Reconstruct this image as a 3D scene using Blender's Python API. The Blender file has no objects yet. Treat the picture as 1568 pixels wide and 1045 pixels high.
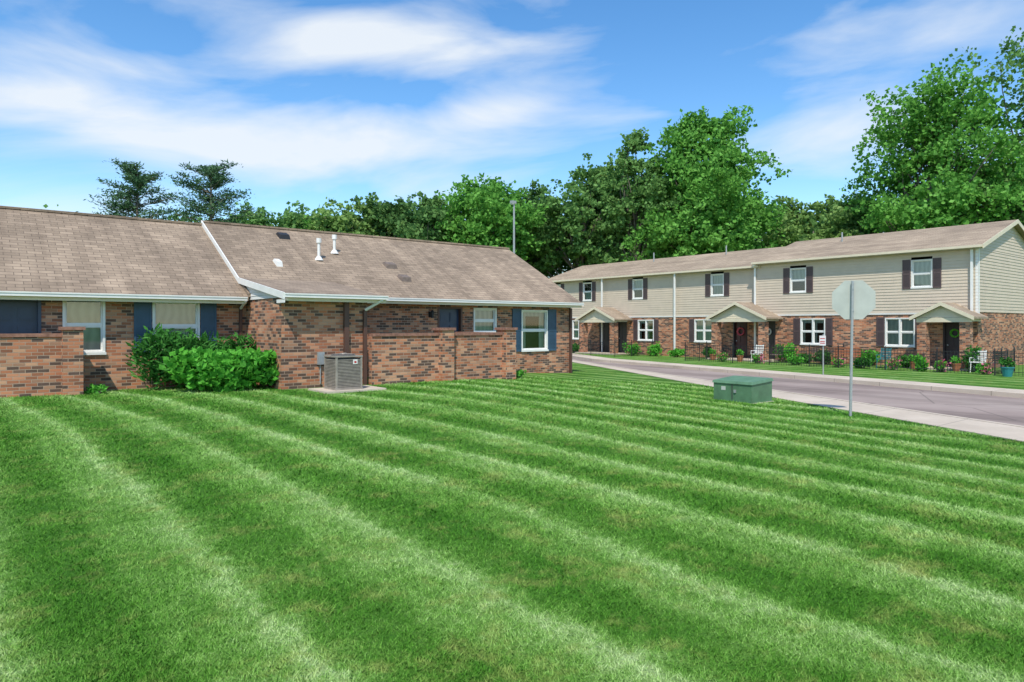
import bpy, math, random
import numpy as np
from mathutils import Vector
random.seed(7); rng=np.random.default_rng(7)
S=bpy.context.scene
R=math.radians
# ------------------------------------------------------------------ node helpers
def newmat(name):
    m=bpy.data.materials.new(name); m.use_nodes=True
    nt=m.node_tree; b=nt.nodes['Principled BSDF']
    return m,nt,b
def N(nt,t,**kw):
    n=nt.nodes.new(t)
    for k,v in kw.items(): setattr(n,k,v)
    return n
def L(nt,a,b): nt.links.new(a,b)
def ramp(nt,stops,interp='LINEAR'):
    r=N(nt,'ShaderNodeValToRGB'); r.color_ramp.interpolation=interp
    e=r.color_ramp.elements
    e[0].position=stops[0][0]; e[0].color=(*stops[0][1],1)
    e[1].position=stops[-1][0]; e[1].color=(*stops[-1][1],1)
    for p,c in stops[1:-1]:
        q=e.new(p); q.color=(*c,1)
    return r
def math_(nt,op,a=None,b=None,c=None):
    n=N(nt,'ShaderNodeMath',operation=op)
    for i,x in enumerate((a,b,c)):
        if x is None: continue
        if isinstance(x,(int,float)): n.inputs[i].default_value=x
        else: L(nt,x,n.inputs[i])
    return n.outputs[0]
def noise(nt,vec,scale,detail=3,rough=.55):
    n=N(nt,'ShaderNodeTexNoise'); n.inputs['Scale'].default_value=scale
    n.inputs['Detail'].default_value=detail; n.inputs['Roughness'].default_value=rough
    if vec is not None: L(nt,vec,n.inputs['Vector'])
    return n.outputs['Fac']
def mix(nt,f,a,b,mode='MIX'):
    n=N(nt,'ShaderNodeMix',data_type='RGBA',blend_type=mode)
    for s,x in ((n.inputs[0],f),(n.inputs[6],a),(n.inputs[7],b)):
        if isinstance(x,(int,float)): s.default_value=x
        elif isinstance(x,tuple): s.default_value=(*x,1)
        else: L(nt,x,s)
    return n.outputs[2]
def bump(nt,b,h,strength=.4,dist=.02):
    n=N(nt,'ShaderNodeBump'); n.inputs['Strength'].default_value=strength
    n.inputs['Distance'].default_value=dist
    L(nt,h,n.inputs['Height']); L(nt,n.outputs[0],b.inputs['Normal'])
def pos(nt): return N(nt,'ShaderNodeNewGeometry').outputs['Position']
def plain(name,col,rough=.6,var=.12,scale=6,metal=0):
    m,nt,b=newmat(name)
    f=noise(nt,pos(nt),scale,3)
    d=tuple(c*(1-var) for c in col); l=tuple(min(1,c*(1+var)) for c in col)
    r=ramp(nt,[(.3,d),(.7,l)]); L(nt,f,r.inputs[0]); L(nt,r.outputs[0],b.inputs['Base Color'])
    b.inputs['Roughness'].default_value=rough; b.inputs['Metallic'].default_value=metal
    return m
# ------------------------------------------------------------------ materials
def brick_mat(name,tone=1.0):
    m,nt,b=newmat(name)
    uv=N(nt,'ShaderNodeUVMap').outputs[0]
    t=N(nt,'ShaderNodeTexBrick'); L(nt,uv,t.inputs['Vector'])
    t.inputs['Color1'].default_value=(0,0,0,1); t.inputs['Color2'].default_value=(1,1,1,1)
    t.inputs['Mortar'].default_value=(.5,.5,.5,1)
    t.inputs['Scale'].default_value=1; t.inputs['Mortar Size'].default_value=.0075
    t.inputs['Mortar Smooth'].default_value=.2
    t.inputs['Brick Width'].default_value=.235; t.inputs['Row Height'].default_value=.08
    c=lambda x:tuple(v*tone for v in x)
    rp=ramp(nt,[(0,c((.03,.024,.022))),(.17,c((.05,.033,.028))),(.23,c((.22,.075,.034))),(.40,c((.41,.14,.062))),(.6,c((.53,.20,.095))),(.76,c((.60,.32,.185))),(.89,c((.37,.20,.12))),(.94,c((.07,.045,.04))),(1,c((.045,.036,.032)))],'LINEAR')
    L(nt,t.outputs['Color'],rp.inputs[0])
    n1=noise(nt,pos(nt),.7,4); n2=noise(nt,pos(nt),25,2)
    col=mix(nt,.12,rp.outputs[0],(.36,.18,.11),'MIX')
    vr=ramp(nt,[(.3,(.80,.76,.74)),(.7,(1.12,1.12,1.10))]); L(nt,n1,vr.inputs[0])
    col=mix(nt,math_(nt,'MULTIPLY',n2,.14),col,c((.50,.33,.23)))
    col=mix(nt,t.outputs['Fac'],col,c((.42,.31,.23)))
    col=mix(nt,1.0,col,vr.outputs[0],'MULTIPLY')
    L(nt,col,b.inputs['Base Color']); b.inputs['Roughness'].default_value=.9
    bump(nt,b,math_(nt,'SUBTRACT',1,t.outputs['Fac']),.8,.012)
    return m
M={}
M['brick']=brick_mat('brick_masonry')
M['brick2']=brick_mat('brick_masonry_far',1.0)
def shingle(name,dark,light):
    m,nt,b=newmat(name)
    uv=N(nt,'ShaderNodeUVMap').outputs[0]
    t=N(nt,'ShaderNodeTexBrick'); L(nt,uv,t.inputs['Vector'])
    t.inputs['Color1'].default_value=(0,0,0,1); t.inputs['Color2'].default_value=(1,1,1,1)
    t.inputs['Mortar'].default_value=(0,0,0,1); t.inputs['Scale'].default_value=1
    t.inputs['Mortar Size'].default_value=.009; t.inputs['Brick Width'].default_value=.34
    t.inputs['Row Height'].default_value=.15
    r=ramp(nt,[(0,dark),(.6,tuple((a+b_)/2 for a,b_ in zip(dark,light))),(1,light)]); L(nt,t.outputs['Color'],r.inputs[0])
    n1=noise(nt,pos(nt),.5,4,.6); n2=noise(nt,pos(nt),14,3,.7)
    mp=N(nt,'ShaderNodeMapping'); mp.inputs['Scale'].default_value=(1.6,.18,.18); L(nt,pos(nt),mp.inputs[0])
    n3=noise(nt,mp.outputs[0],1.2,3)
    c=mix(nt,math_(nt,'MULTIPLY',n2,.55),r.outputs[0],tuple(x*1.2 for x in light))
    rr=ramp(nt,[(.3,(.76,.75,.74)),(.7,(1.12,1.11,1.1))]); L(nt,n1,rr.inputs[0])
    c=mix(nt,1.0,c,rr.outputs[0],'MULTIPLY')
    r3=ramp(nt,[(.35,(.78,.77,.76)),(.6,(1.05,1.05,1.04))]); L(nt,n3,r3.inputs[0])
    c=mix(nt,1.0,c,r3.outputs[0],'MULTIPLY')
    c=mix(nt,math_(nt,'MULTIPLY',t.outputs['Fac'],.6),c,tuple(x*.35 for x in dark))
    L(nt,c,b.inputs['Base Color']); b.inputs['Roughness'].default_value=.95
    bump(nt,b,n2,.4,.01)
    return m
M['shingle']=shingle('asphalt_shingles',(.21,.158,.112),(.37,.283,.205))
M['shingle2']=shingle('asphalt_shingles_far',(.29,.222,.158),(.42,.33,.24))
M['white']=plain('white_trim_paint',(.76,.75,.71),.5,.05,3)
M['cream']=plain('cream_trim_paint',(.66,.58,.43),.5,.06,3)
M['soffit']=plain('soffit_vinyl',(.5,.46,.4),.6)
M['siding']=plain('vinyl_siding',(.57,.475,.365),.55,.05,2)
M['siding_w']=plain('white_siding',(.68,.66,.62),.55,.05,2)
M['bluesh']=plain('blue_shutter_paint',(.035,.085,.14),.5,.1,5)
M['navy']=plain('navy_door_paint',(.022,.045,.09),.35,.1,5)
M['brown']=plain('brown_downspout',(.095,.045,.032),.5,.1,5)
M['brownsh']=plain('brown_shutter_paint',(.095,.062,.062),.5,.1,5)
M['ddoor']=plain('dark_door_paint',(.035,.025,.028),.4,.1,5)
M['reddoor']=plain('maroon_door_paint',(.08,.028,.028),.4,.1,5)
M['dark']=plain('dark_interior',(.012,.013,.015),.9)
M['cap']=plain('brick_rowlock_cap',(.26,.13,.09),.9,.35,9)
M['ventm']=plain('weathered_vent_metal',(.17,.13,.105),.7,.2,9)
M['iron']=plain('black_iron',(.02,.02,.022),.5)
M['galv']=plain('galvanised_steel',(.36,.38,.38),.45,.1,9,.3)
M['signback']=plain('aluminium_sign_back',(.46,.48,.43),.5,.08,3,.05)
M['ac']=plain('ac_cabinet_paint',(.29,.255,.215),.55,.2,7)
M['acdark']=plain('ac_coil_dark',(.05,.05,.05),.7)
M['xf']=plain('green_utility_paint',(.085,.18,.095),.5,.2,4)
M['xf2']=plain('green_utility_lid',(.11,.225,.13),.5,.2,4)
M['red']=plain('red_paint',(.5,.04,.04),.5)
M['pink']=plain('pink_flowers',(.55,.12,.2),.6,.3,20)
M['teal']=plain('teal_glaze',(.03,.20,.22),.3)
M['terracotta']=plain('terracotta',(.35,.13,.06),.8)
def curtain():
    m,nt,b=newmat('curtain_fabric')
    w=N(nt,'ShaderNodeTexWave',wave_type='BANDS',bands_direction='X'); w.inputs['Scale'].default_value=1.6
    w.inputs['Distortion'].default_value=5; w.inputs['Detail'].default_value=3
    L(nt,N(nt,'ShaderNodeUVMap').outputs[0],w.inputs['Vector'])
    r=ramp(nt,[(0,(.46,.50,.45)),(1,(.60,.63,.57))]); L(nt,w.outputs['Fac'],r.inputs[0])
    L(nt,r.outputs[0],b.inputs['Base Color']); b.inputs['Roughness'].default_value=.9
    return m
M['curtain']=curtain()
def glass():
    m,nt,b=newmat('window_glass')
    nt.nodes.remove(b); out=nt.nodes['Material Output']
    tr=N(nt,'ShaderNodeBsdfTransparent'); tr.inputs[0].default_value=(.74,.82,.78,1)
    gl=N(nt,'ShaderNodeBsdfGlossy'); gl.inputs['Roughness'].default_value=.03
    fr=N(nt,'ShaderNodeFresnel'); fr.inputs[0].default_value=1.6
    f=math_(nt,'ADD',math_(nt,'MULTIPLY',fr.outputs[0],.9),.07)
    mx=N(nt,'ShaderNodeMixShader'); L(nt,f,mx.inputs[0]); L(nt,tr.outputs[0],mx.inputs[1]); L(nt,gl.outputs[0],mx.inputs[2])
    L(nt,mx.outputs[0],out.inputs[0]); return m
M['glass']=glass()
def grass(name,blade):
    m,nt,b=newmat(name)
    p=pos(nt); sp=N(nt,'ShaderNodeSeparateXYZ'); L(nt,p,sp.inputs[0])
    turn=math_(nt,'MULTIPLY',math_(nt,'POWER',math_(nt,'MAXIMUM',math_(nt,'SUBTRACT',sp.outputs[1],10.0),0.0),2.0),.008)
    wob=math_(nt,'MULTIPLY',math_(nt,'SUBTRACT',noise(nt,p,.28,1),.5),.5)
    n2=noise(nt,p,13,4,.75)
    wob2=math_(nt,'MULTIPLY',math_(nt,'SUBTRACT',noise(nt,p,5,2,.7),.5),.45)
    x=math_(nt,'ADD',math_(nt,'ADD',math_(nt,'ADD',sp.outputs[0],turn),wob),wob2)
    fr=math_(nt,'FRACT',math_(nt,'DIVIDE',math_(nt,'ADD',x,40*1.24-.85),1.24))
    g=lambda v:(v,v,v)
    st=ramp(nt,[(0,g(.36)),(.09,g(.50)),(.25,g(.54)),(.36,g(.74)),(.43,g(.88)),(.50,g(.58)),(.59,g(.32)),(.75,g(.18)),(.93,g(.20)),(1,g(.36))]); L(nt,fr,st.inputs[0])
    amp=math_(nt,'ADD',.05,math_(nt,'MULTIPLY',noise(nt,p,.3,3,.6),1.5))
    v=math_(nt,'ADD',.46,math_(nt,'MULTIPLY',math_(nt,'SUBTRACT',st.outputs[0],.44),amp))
    n1=noise(nt,p,.7,5,.7)
    v=math_(nt,'ADD',v,math_(nt,'MULTIPLY',math_(nt,'SUBTRACT',n1,.5),1.0))
    v=math_(nt,'ADD',v,math_(nt,'MULTIPLY',math_(nt,'SUBTRACT',n2,.5),.7))
    if blade:
        n3=noise(nt,p,90,0); v=math_(nt,'ADD',v,math_(nt,'MULTIPLY',math_(nt,'SUBTRACT',n3,.5),.7))
    col=ramp(nt,[(0,(.045,.165,.016)),(.3,(.09,.245,.030)),(.55,(.18,.36,.070)),(.78,(.32,.50,.16)),(1,(.47,.61,.28))]); L(nt,v,col.inputs[0])
    c=col.outputs[0]
    dry=noise(nt,p,1.6,5,.8); dr=ramp(nt,[(.52,(0,0,0)),(.70,(.7,.7,.7))]); L(nt,dry,dr.inputs[0])
    c=mix(nt,dr.outputs[0],c,(.36,.40,.12))
    out=nt.nodes['Material Output']
    if blade:
        d=N(nt,'ShaderNodeBsdfDiffuse'); L(nt,c,d.inputs[0]); L(nt,d.outputs[0],out.inputs[0]); nt.nodes.remove(b)
    else:
        c=mix(nt,1.0,c,(.74,.77,.7),'MULTIPLY')
        L(nt,c,b.inputs['Base Color']); b.inputs['Roughness'].default_value=.8; b.inputs['Specular IOR Level'].default_value=.1
        bump(nt,b,noise(nt,p,60,2,.8),.8,.04)
    return m
M['lawn']=grass('mown_lawn',False); M['blade']=grass('grass_blades',True)
def leafmat(name,dark,mid,light,scale=.6,tr=.35):
    m,nt,b=newmat(name); p=pos(nt)
    v=math_(nt,'ADD',math_(nt,'MULTIPLY',noise(nt,p,scale,2,.6),.6),math_(nt,'MULTIPLY',noise(nt,p,scale*9,1),.4))
    r=ramp(nt,[(.36,dark),(.5,mid),(.64,light)]); L(nt,v,r.inputs[0])
    nt.nodes.remove(b); out=nt.nodes['Material Output']
    d=N(nt,'ShaderNodeBsdfDiffuse'); L(nt,r.outputs[0],d.inputs[0])
    t=N(nt,'ShaderNodeBsdfTranslucent'); L(nt,r.outputs[0],t.inputs[0])
    mx=N(nt,'ShaderNodeMixShader'); mx.inputs[0].default_value=tr
    L(nt,d.outputs[0],mx.inputs[1]); L(nt,t.outputs[0],mx.inputs[2]); L(nt,mx.outputs[0],out.inputs[0]); return m
M['leafA']=leafmat('leaves_bright',(.085,.24,.045),(.15,.37,.065),(.24,.50,.12))
M['leafB']=leafmat('leaves_mid',(.09,.20,.055),(.155,.305,.085),(.24,.42,.14))
M['leafC']=leafmat('leaves_deep',(.07,.155,.05),(.12,.24,.07),(.19,.34,.11))
M['leafD']=leafmat('leaves_yellowgreen',(.13,.24,.065),(.21,.35,.095),(.31,.46,.15))
M['needle']=leafmat('pine_needles',(.045,.10,.055),(.08,.16,.08),(.15,.25,.12),.9,.2)
M['hosta']=leafmat('shrub_leaves',(.07,.27,.03),(.12,.42,.05),(.2,.56,.1),2.5,.35)
M['yew']=leafmat('yew_leaves',(.03,.12,.02),(.06,.21,.04),(.12,.33,.07),2.5,.3)
def bark():
    m,nt,b=newmat('bark'); mp=N(nt,'ShaderNodeMapping'); mp.inputs['Scale'].default_value=(6,6,1); L(nt,pos(nt),mp.inputs[0])
    f=noise(nt,mp.outputs[0],1.5,4,.7); r=ramp(nt,[(.3,(.08,.065,.052)),(.7,(.26,.22,.18))]); L(nt,f,r.inputs[0])
    L(nt,r.outputs[0],b.inputs['Base Color']); b.inputs['Roughness'].default_value=.95; bump(nt,b,f,.6,.03); return m
M['bark']=bark()
def asphalt():
    m,nt,b=newmat('worn_asphalt'); p=pos(nt)
    a=noise(nt,p,.25,5,.65); c=noise(nt,p,60,2)
    r=ramp(nt,[(.3,(.25,.195,.175)),(.5,(.345,.275,.245)),(.7,(.42,.345,.305))]); L(nt,a,r.inputs[0])
    col=mix(nt,math_(nt,'MULTIPLY',c,.35),r.outputs[0],(.20,.165,.145))
    mp=N(nt,'ShaderNodeMapping'); mp.inputs['Scale'].default_value=(1.0,.06,1); mp.inputs['Rotation'].default_value=(0,0,.35); L(nt,p,mp.inputs[0])
    tr=ramp(nt,[(.42,(.80,.80,.80)),(.58,(1.05,1.05,1.05))]); L(nt,noise(nt,mp.outputs[0],.9,3),tr.inputs[0])
    col=mix(nt,1.0,col,tr.outputs[0],'MULTIPLY')
    v=N(nt,'ShaderNodeTexVoronoi',feature='DISTANCE_TO_EDGE'); v.inputs['Scale'].default_value=.28; v.inputs['Randomness'].default_value=1
    L(nt,mix(nt,.12,p,N(nt,'ShaderNodeTexNoise').outputs['Color'],'ADD'),v.inputs['Vector'])
    cr=ramp(nt,[(.003,(.5,.5,.5)),(.010,(0,0,0))]); L(nt,v.outputs['Distance'],cr.inputs[0])
    col=mix(nt,cr.outputs[0],col,(.11,.095,.085))
    L(nt,col,b.inputs['Base Color']); b.inputs['Roughness'].default_value=.95; b.inputs['Specular IOR Level'].default_value=.1; return m
M['asphalt']=asphalt()
def concrete():
    m,nt,b=newmat('concrete'); p=pos(nt)
    a=noise(nt,p,.8,5,.65); c=noise(nt,p,40,2)
    r=ramp(nt,[(.3,(.48,.40,.31)),(.7,(.65,.55,.44))]); L(nt,a,r.inputs[0])
    col=mix(nt,math_(nt,'MULTIPLY',c,.25),r.outputs[0],(.42,.36,.29))
    sp=N(nt,'ShaderNodeSeparateXYZ'); L(nt,p,sp.inputs[0])
    f=math_(nt,'FRACT',math_(nt,'DIVIDE',sp.outputs[1],1.8))
    g=math_(nt,'LESS_THAN',f,.012)
    col=mix(nt,math_(nt,'MULTIPLY',g,.6),col,(.12,.1,.09))
    L(nt,col,b.inputs['Base Color']); b.inputs['Roughness'].default_value=.9; return m
M['concrete']=concrete()
# ------------------------------------------------------------------ mesh builder
class MB:
    def __init__(s): s.v=[];s.f=[];s.uv=[];s.m=[];s.mats=[]
    def mi(s,k):
        if k not in s.mats: s.mats.append(k)
        return s.mats.index(k)
    def face(s,pts,mat,mode=None):
        i=len(s.v); s.v+= [tuple(p) for p in pts]; s.f.append(tuple(range(i,i+len(pts)))); s.m.append(s.mi(mat))
        if mode is None:
            a,b,c=[Vector(p) for p in pts[:3]]; n=(b-a).cross(c-a)
            ax=max(range(3),key=lambda j:abs(n[j])); mode='yz' if ax==0 else 'xz' if ax==1 else 'xy'
        d={'x':0,'y':1,'z':2}
        s.uv+=[(p[d[mode[0]]],p[d[mode[1]]]) for p in pts]
    def box(s,x0,x1,y0,y1,z0,z1,mat):
        if x0>x1:x0,x1=x1,x0
        if y0>y1:y0,y1=y1,y0
        s.hexa([(x0,y0,z0),(x1,y0,z0),(x1,y1,z0),(x0,y1,z0),(x0,y0,z1),(x1,y0,z1),(x1,y1,z1),(x0,y1,z1)],mat)
    def hexa(s,p,mat,mode=None):
        for q in ((3,2,1,0),(4,5,6,7),(0,1,5,4),(1,2,6,5),(2,3,7,6),(3,0,4,7)):
            s.face([p[i] for i in q],mat,mode if q in((4,5,6,7),(3,2,1,0)) else None)
    def slab(s,q,t,mat,mode='xy'):
        lo=[(p[0],p[1],p[2]-t) for p in q]; s.hexa(lo+list(q),mat,mode)
    def cyl(s,p0,p1,r0,r1,mat,n=10,cap=True):
        p0=Vector(p0);p1=Vector(p1); d=(p1-p0).normalized()
        u=d.orthogonal().normalized(); w=d.cross(u)
        A=[p0+(u*math.cos(2*math.pi*i/n)+w*math.sin(2*math.pi*i/n))*r0 for i in range(n)]
        B=[p1+(u*math.cos(2*math.pi*i/n)+w*math.sin(2*math.pi*i/n))*r1 for i in range(n)]
        for i in range(n):
            j=(i+1)%n; s.face([A[i],A[j],B[j],B[i]],mat)
        if cap: s.face(B,mat); s.face(A[::-1],mat)
    def bx(s,ax,P,c0,c1,d0,d1,z0,z1,mat):
        if ax=='y': s.box(c0,c1,P+d0,P+d1,z0,z1,mat)
        else: s.box(P+d0,P+d1,c0,c1,z0,z1,mat)
    def wall(s,ax,P,c0,c1,z0,z1,ops,mat):
        cs=sorted({c0,c1}|{c for o in ops for c in o[:2]}); zs=sorted({z0,z1}|{z for o in ops for z in o[2:4]})
        for i in range(len(cs)-1):
            for j in range(len(zs)-1):
                cm=(cs[i]+cs[i+1])/2; zm=(zs[j]+zs[j+1])/2
                if not(c0<cm<c1 and z0<zm<z1): continue
                if any(o[0]<cm<o[1] and o[2]<zm<o[3] for o in ops): continue
                if ax=='y': s.face([(cs[i],P,zs[j]),(cs[i+1],P,zs[j]),(cs[i+1],P,zs[j+1]),(cs[i],P,zs[j+1])],mat)
                else: s.face([(P,cs[i+1],zs[j]),(P,cs[i],zs[j]),(P,cs[i],zs[j+1]),(P,cs[i+1],zs[j+1])],mat)
    def laps(s,ax,P,c0,c1,z0,z1,ops,mat,h=.125,lip=.016,gable=None):
        z=z0
        while z<z1-1e-4:
            t=min(z+h,z1); segs=[(c0,c1)]
            if gable:
                zz=z; segs=[gable(zz)]; top=gable(t)
            for o in ops:
                if o[2]<t-1e-3 and o[3]>z+1e-3:
                    ns=[]
                    for a,b in segs:
                        if o[1]<=a or o[0]>=b: ns.append((a,b)); continue
                        if o[0]>a: ns.append((a,o[0]))
                        if o[1]<b: ns.append((o[1],b))
                    segs=ns
            for a,b in segs:
                ta,tb=(a,b) if not gable else top
                if ax=='y':
                    s.face([(a,P-lip,z),(b,P-lip,z),(tb,P,t),(ta,P,t)],mat); s.face([(a,P,z),(b,P,z),(b,P-lip,z),(a,P-lip,z)],mat)
                else:
                    s.face([(P-lip,b,z),(P-lip,a,z),(P,ta,t),(P,tb,t)],mat); s.face([(P,b,z),(P,a,z),(P-lip,a,z),(P-lip,b,z)],mat)
            z=t
    def obj(s,name,parent=None,smooth=False):
        me=bpy.data.meshes.new(name); me.from_pydata(s.v,[],s.f)
        l=me.uv_layers.new(name='UVMap'); l.data.foreach_set('uv',np.array(s.uv,dtype=np.float32).ravel())
        for k in s.mats: me.materials.append(M[k])
        me.polygons.foreach_set('material_index',s.m)
        if smooth: me.polygons.foreach_set('use_smooth',[True]*len(s.f))
        me.update(); o=bpy.data.objects.new(name,me); S.collection.objects.link(o)
        if parent: o.parent=parent
        return o
def empty(name,loc=(0,0,0)):
    e=bpy.data.objects.new(name,None); e.empty_display_size=.3; S.collection.objects.link(e); return e
# ------------------------------------------------------------------ terrain functions
def a_e(b): return 12.53+.497*b
def a_f(b): return max(22.8+.222*b, a_e(b)+cw(b)+1.6)
def cw(b): return max(.8,min(2.0,2.05-.055*b))
def sm(t): t=np.clip(t,0,1); return t*t*(3-2*t)
def G(a,b):
    s=a-a_e(b)
    return -.35*sm((s+10)/9.5) + .02*np.sin(a*.9+1.3)*np.sin(b*.7)*sm((-s-.5)/2)
# ------------------------------------------------------------------ ground sheet
rows=[-1500,-600,-200,-80,-40,-25]+list(np.arange(-18,50,1.0))+[52,56,62,70,85,110,160,300,700,2500]
def lines(b):
    e=a_e(b); c=cw(b); f=a_f(b); 
    left=[-2500,-800,-250,-90,-50,-35]+list(np.linspace(-26,-.5,30))
    return [e+s for s in left]+[e,e+.05,e+c,(e+c+f)/2,f+.02,f+.3,f+1.5,f+1.6,f+5,f+12,f+25,f+50,f+120,f+400,f+2500]
V=[];F=[];nl=len(lines(0))
for b in rows:
    Ls=lines(b)
    for i,a in enumerate(Ls):
        if 37<=i<=40: z=-.5
        elif i>40: z=-.36
        else: z=float(G(a,b))
        V.append((a,b,z))
for r in range(len(rows)-1):
    for i in range(nl-1):
        k=r*nl+i; F.append((k,k+1,k+1+nl,k+nl))
me=bpy.data.meshes.new('ground'); me.from_pydata(V,[],F); me.materials.append(M['lawn']); me.polygons.foreach_set('use_smooth',[True]*len(F))
o=bpy.data.objects.new('ground_lawn',me); S.collection.objects.link(o)
rr=[b for b in rows if -200<=b<=110]
def ribbon(name,fa,fb,z,mat,kerb=None,parent=None):
    m=MB()
    for b0,b1 in zip(rr[:-1],rr[1:]):
        m.face([(fa(b0),b0,z),(fb(b0),b0,z),(fb(b1),b1,z),(fa(b1),b1,z)],mat)
        for g in (fa,fb):
            m.face([(g(b0),b0,z-.2),(g(b1),b1,z-.2),(g(b1),b1,z),(g(b0),b0,z)],mat)
    return m.obj(name,parent)
ribbon('asphalt_road',lambda b:a_e(b)+cw(b)+.0,lambda b:a_f(b)+.01,-.46,'asphalt')
ribbon('pavement',lambda b:a_e(b),lambda b:a_e(b)+cw(b)-.16,-.335,'concrete')
ribbon('kerb',lambda b:a_e(b)+cw(b)-.15,lambda b:a_e(b)+cw(b),-.325,'concrete')
ribbon('pavement',lambda b:a_f(b)+.17,lambda b:a_f(b)+1.5,-.335,'concrete')
ribbon('kerb',lambda b:a_f(b),lambda b:a_f(b)+.16,-.325,'concrete')
# ------------------------------------------------------------------ windows / doors / shutters
def window(m,ax,P,c0,c1,z0,z1,cur='full',dbl=False,trim='white'):
    w=.06
    m.bx(ax,P,c0,c0+w,-.03,.09,z0,z1,trim); m.bx(ax,P,c1-w,c1,-.03,.09,z0,z1,trim)
    m.bx(ax,P,c0+w,c1-w,-.028,.09,z1-w,z1,trim); m.bx(ax,P,c0+w,c1-w,-.028,.09,z0,z0+w,trim)
    m.bx(ax,P,c0-.02,c1+.02,-.06,-.031,z0-.035,z0+.03,trim)
    parts=[(c0+w,c1-w)]
    if dbl:
        cm=(c0+c1)/2; m.bx(ax,P,cm-.04,cm+.04,-.02,.09,z0+w,z1-w,trim); parts=[(c0+w,cm-.04),(cm+.04,c1-w)]
    zm=(z0+z1)/2
    for a,b in parts:
        e=.035
        m.bx(ax,P,a,b,.02,.07,zm-.025,zm+.025,trim)
        for q0,q1,dd in ((z0+w,zm-.025,.03),(zm+.025,z1-w,.045)):
            m.bx(ax,P,a,a+e,dd,.075,q0,q1,trim); m.bx(ax,P,b-e,b,dd,.075,q0,q1,trim)
            m.bx(ax,P,a+e,b-e,dd+.001,.075,q0,q0+e,trim); m.bx(ax,P,a+e,b-e,dd+.001,.075,q1-e,q1,trim)
        m.wall(ax,P+.06,a,b,z0+w,z1-w,[],'glass')
        if cur=='full': m.wall(ax,P+.14,a-.05,b+.05,z0,z1,[],'curtain')
        if cur=='top': m.wall(ax,P+.14,a-.05,b+.05,z0+(z1-z0)*.45,z1,[],'curtain')
        if cur=='sides':
            q=(b-a)*.22; m.wall(ax,P+.14,a-.05,a+q,z0,z1,[],'curtain'); m.wall(ax,P+.14,b-q,b+.05,z0,z1,[],'curtain')
            m.wall(ax,P+.13,a-.05,b+.05,z1-.25,z1,[],'curtain')
        if cur=='bottom': m.wall(ax,P+.14,a-.05,b+.05,z0,zm,[],'curtain')
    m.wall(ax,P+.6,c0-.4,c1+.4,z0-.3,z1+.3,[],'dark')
def shutter(m,ax,P,c0,c1,z0,z1,mat):
    s=.05; zm=(z0+z1)/2
    m.bx(ax,P,c0,c1,-.022,-.004,z0,z1,mat)
    m.bx(ax,P,c0,c0+s,-.045,-.023,z0,z1,mat); m.bx(ax,P,c1-s,c1,-.045,-.023,z0,z1,mat)
    for z in (z0,zm-.04,z1-.08): m.bx(ax,P,c0+s,c1-s,-.043,-.023,z,z+.08,mat)
    for a,b in ((z0+.09,zm-.05),(zm+.05,z1-.09)):
        z=a
        while z<b-.03:
            m.bx(ax,P,c0+s,c1-s,-.036,-.023,z,z+.028,mat); z+=.052
def door(m,ax,P,c0,c1,z0,z1,mat,frame):
    w=.07; D=.14
    m.bx(ax,P,c0,c0+w,-.02,D+.05,z0,z1,frame); m.bx(ax,P,c1-w,c1,-.02,D+.05,z0,z1,frame); m.bx(ax,P,c0+w,c1-w,-.018,D+.05,z1-w,z1,frame)
    m.bx(ax,P,c0+w,c1-w,D,D+.05,z0,z1-w,mat)
    W=c1-c0-2*w; H=z1-w-z0
    for i in range(2):
        x0=c0+w+.08+i*(W/2-.02); x1=x0+W/2-.14
        for f0,f1 in ((.06,.36),(.42,.74),(.79,.94)):
            m.bx(ax,P,x0,x1,D-.018,D-.001,z0+H*f0,z0+H*f1,mat)
            m.bx(ax,P,x0+.03,x1-.03,D-.03,D-.019,z0+H*f0+.03,z0+H*f1-.03,mat)
    m.bx(ax,P,c1-w-.12,c1-w-.07,D-.07,D-.031,z0+1.0,z0+1.06,'galv')
# ------------------------------------------------------------------ single-storey brick house
H=empty('brick_house')
MW=20.5; WF=17.7
m=MB()
wins=[(1.99,2.92,.95,2.40),(4.02,5.22,.93,2.36)]
winsR=[(14.61,15.66,1.38,2.31),(16.87,18.22,.68,2.27)]
dL=(.5,1.55,.0,2.33); dR=(13.07,14.12,.0,2.33)
m.wall('y',MW,-9,6.5,-.5,2.46,wins+[dL,(-3.2,-2.2,.95,2.4)],'brick')
m.wall('y',MW,8.95,19.5,-.6,2.46,winsR+[dR],'brick')
m.wall('x',6.5,WF,MW,-.5,2.40,[],'brick')
m.wall('y',WF,6.5,8.95,-.5,2.40,[],'brick')
m.face([(8.95,WF,-.5),(8.95,MW,-.5),(8.95,MW,2.46),(8.95,WF,2.4)],'brick')
m.face([(19.5,MW,-.6),(19.5,29.3,-.6),(19.5,29.3,2.5),(19.5,24.9,5.0),(19.5,MW,2.5)],'brick')
m.face([(-9,MW,-.6),(-9,29.3,-.6),(-9,29.3,2.5),(-9,24.9,4.9),(-9,MW,2.5)],'brick')
m.face([(-9,29.3,-.6),(19.5,29.3,-.6),(19.5,29.3,2.5),(-9,29.3,2.5)],'brick')
m.obj('walls',H)
m=MB()
for w,c in zip(wins,('full','full')): window(m,'y',MW,*w,cur=c)
window(m,'y',MW,-3.2,-2.2,.95,2.4)
window(m,'y',MW,*winsR[0],cur='full'); window(m,'y',MW,*winsR[1],cur='sides')
m.obj('windows',H)
m=MB(); shutter(m,'y',MW,3.58,4.0,.93,2.38,'bluesh'); shutter(m,'y',MW,5.24,5.66,.93,2.38,'bluesh')
shutter(m,'y',MW,16.42,16.85,.66,2.3,'bluesh'); shutter(m,'y',MW,18.24,18.67,.66,2.3,'bluesh'); m.obj('shutters',H)
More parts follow.
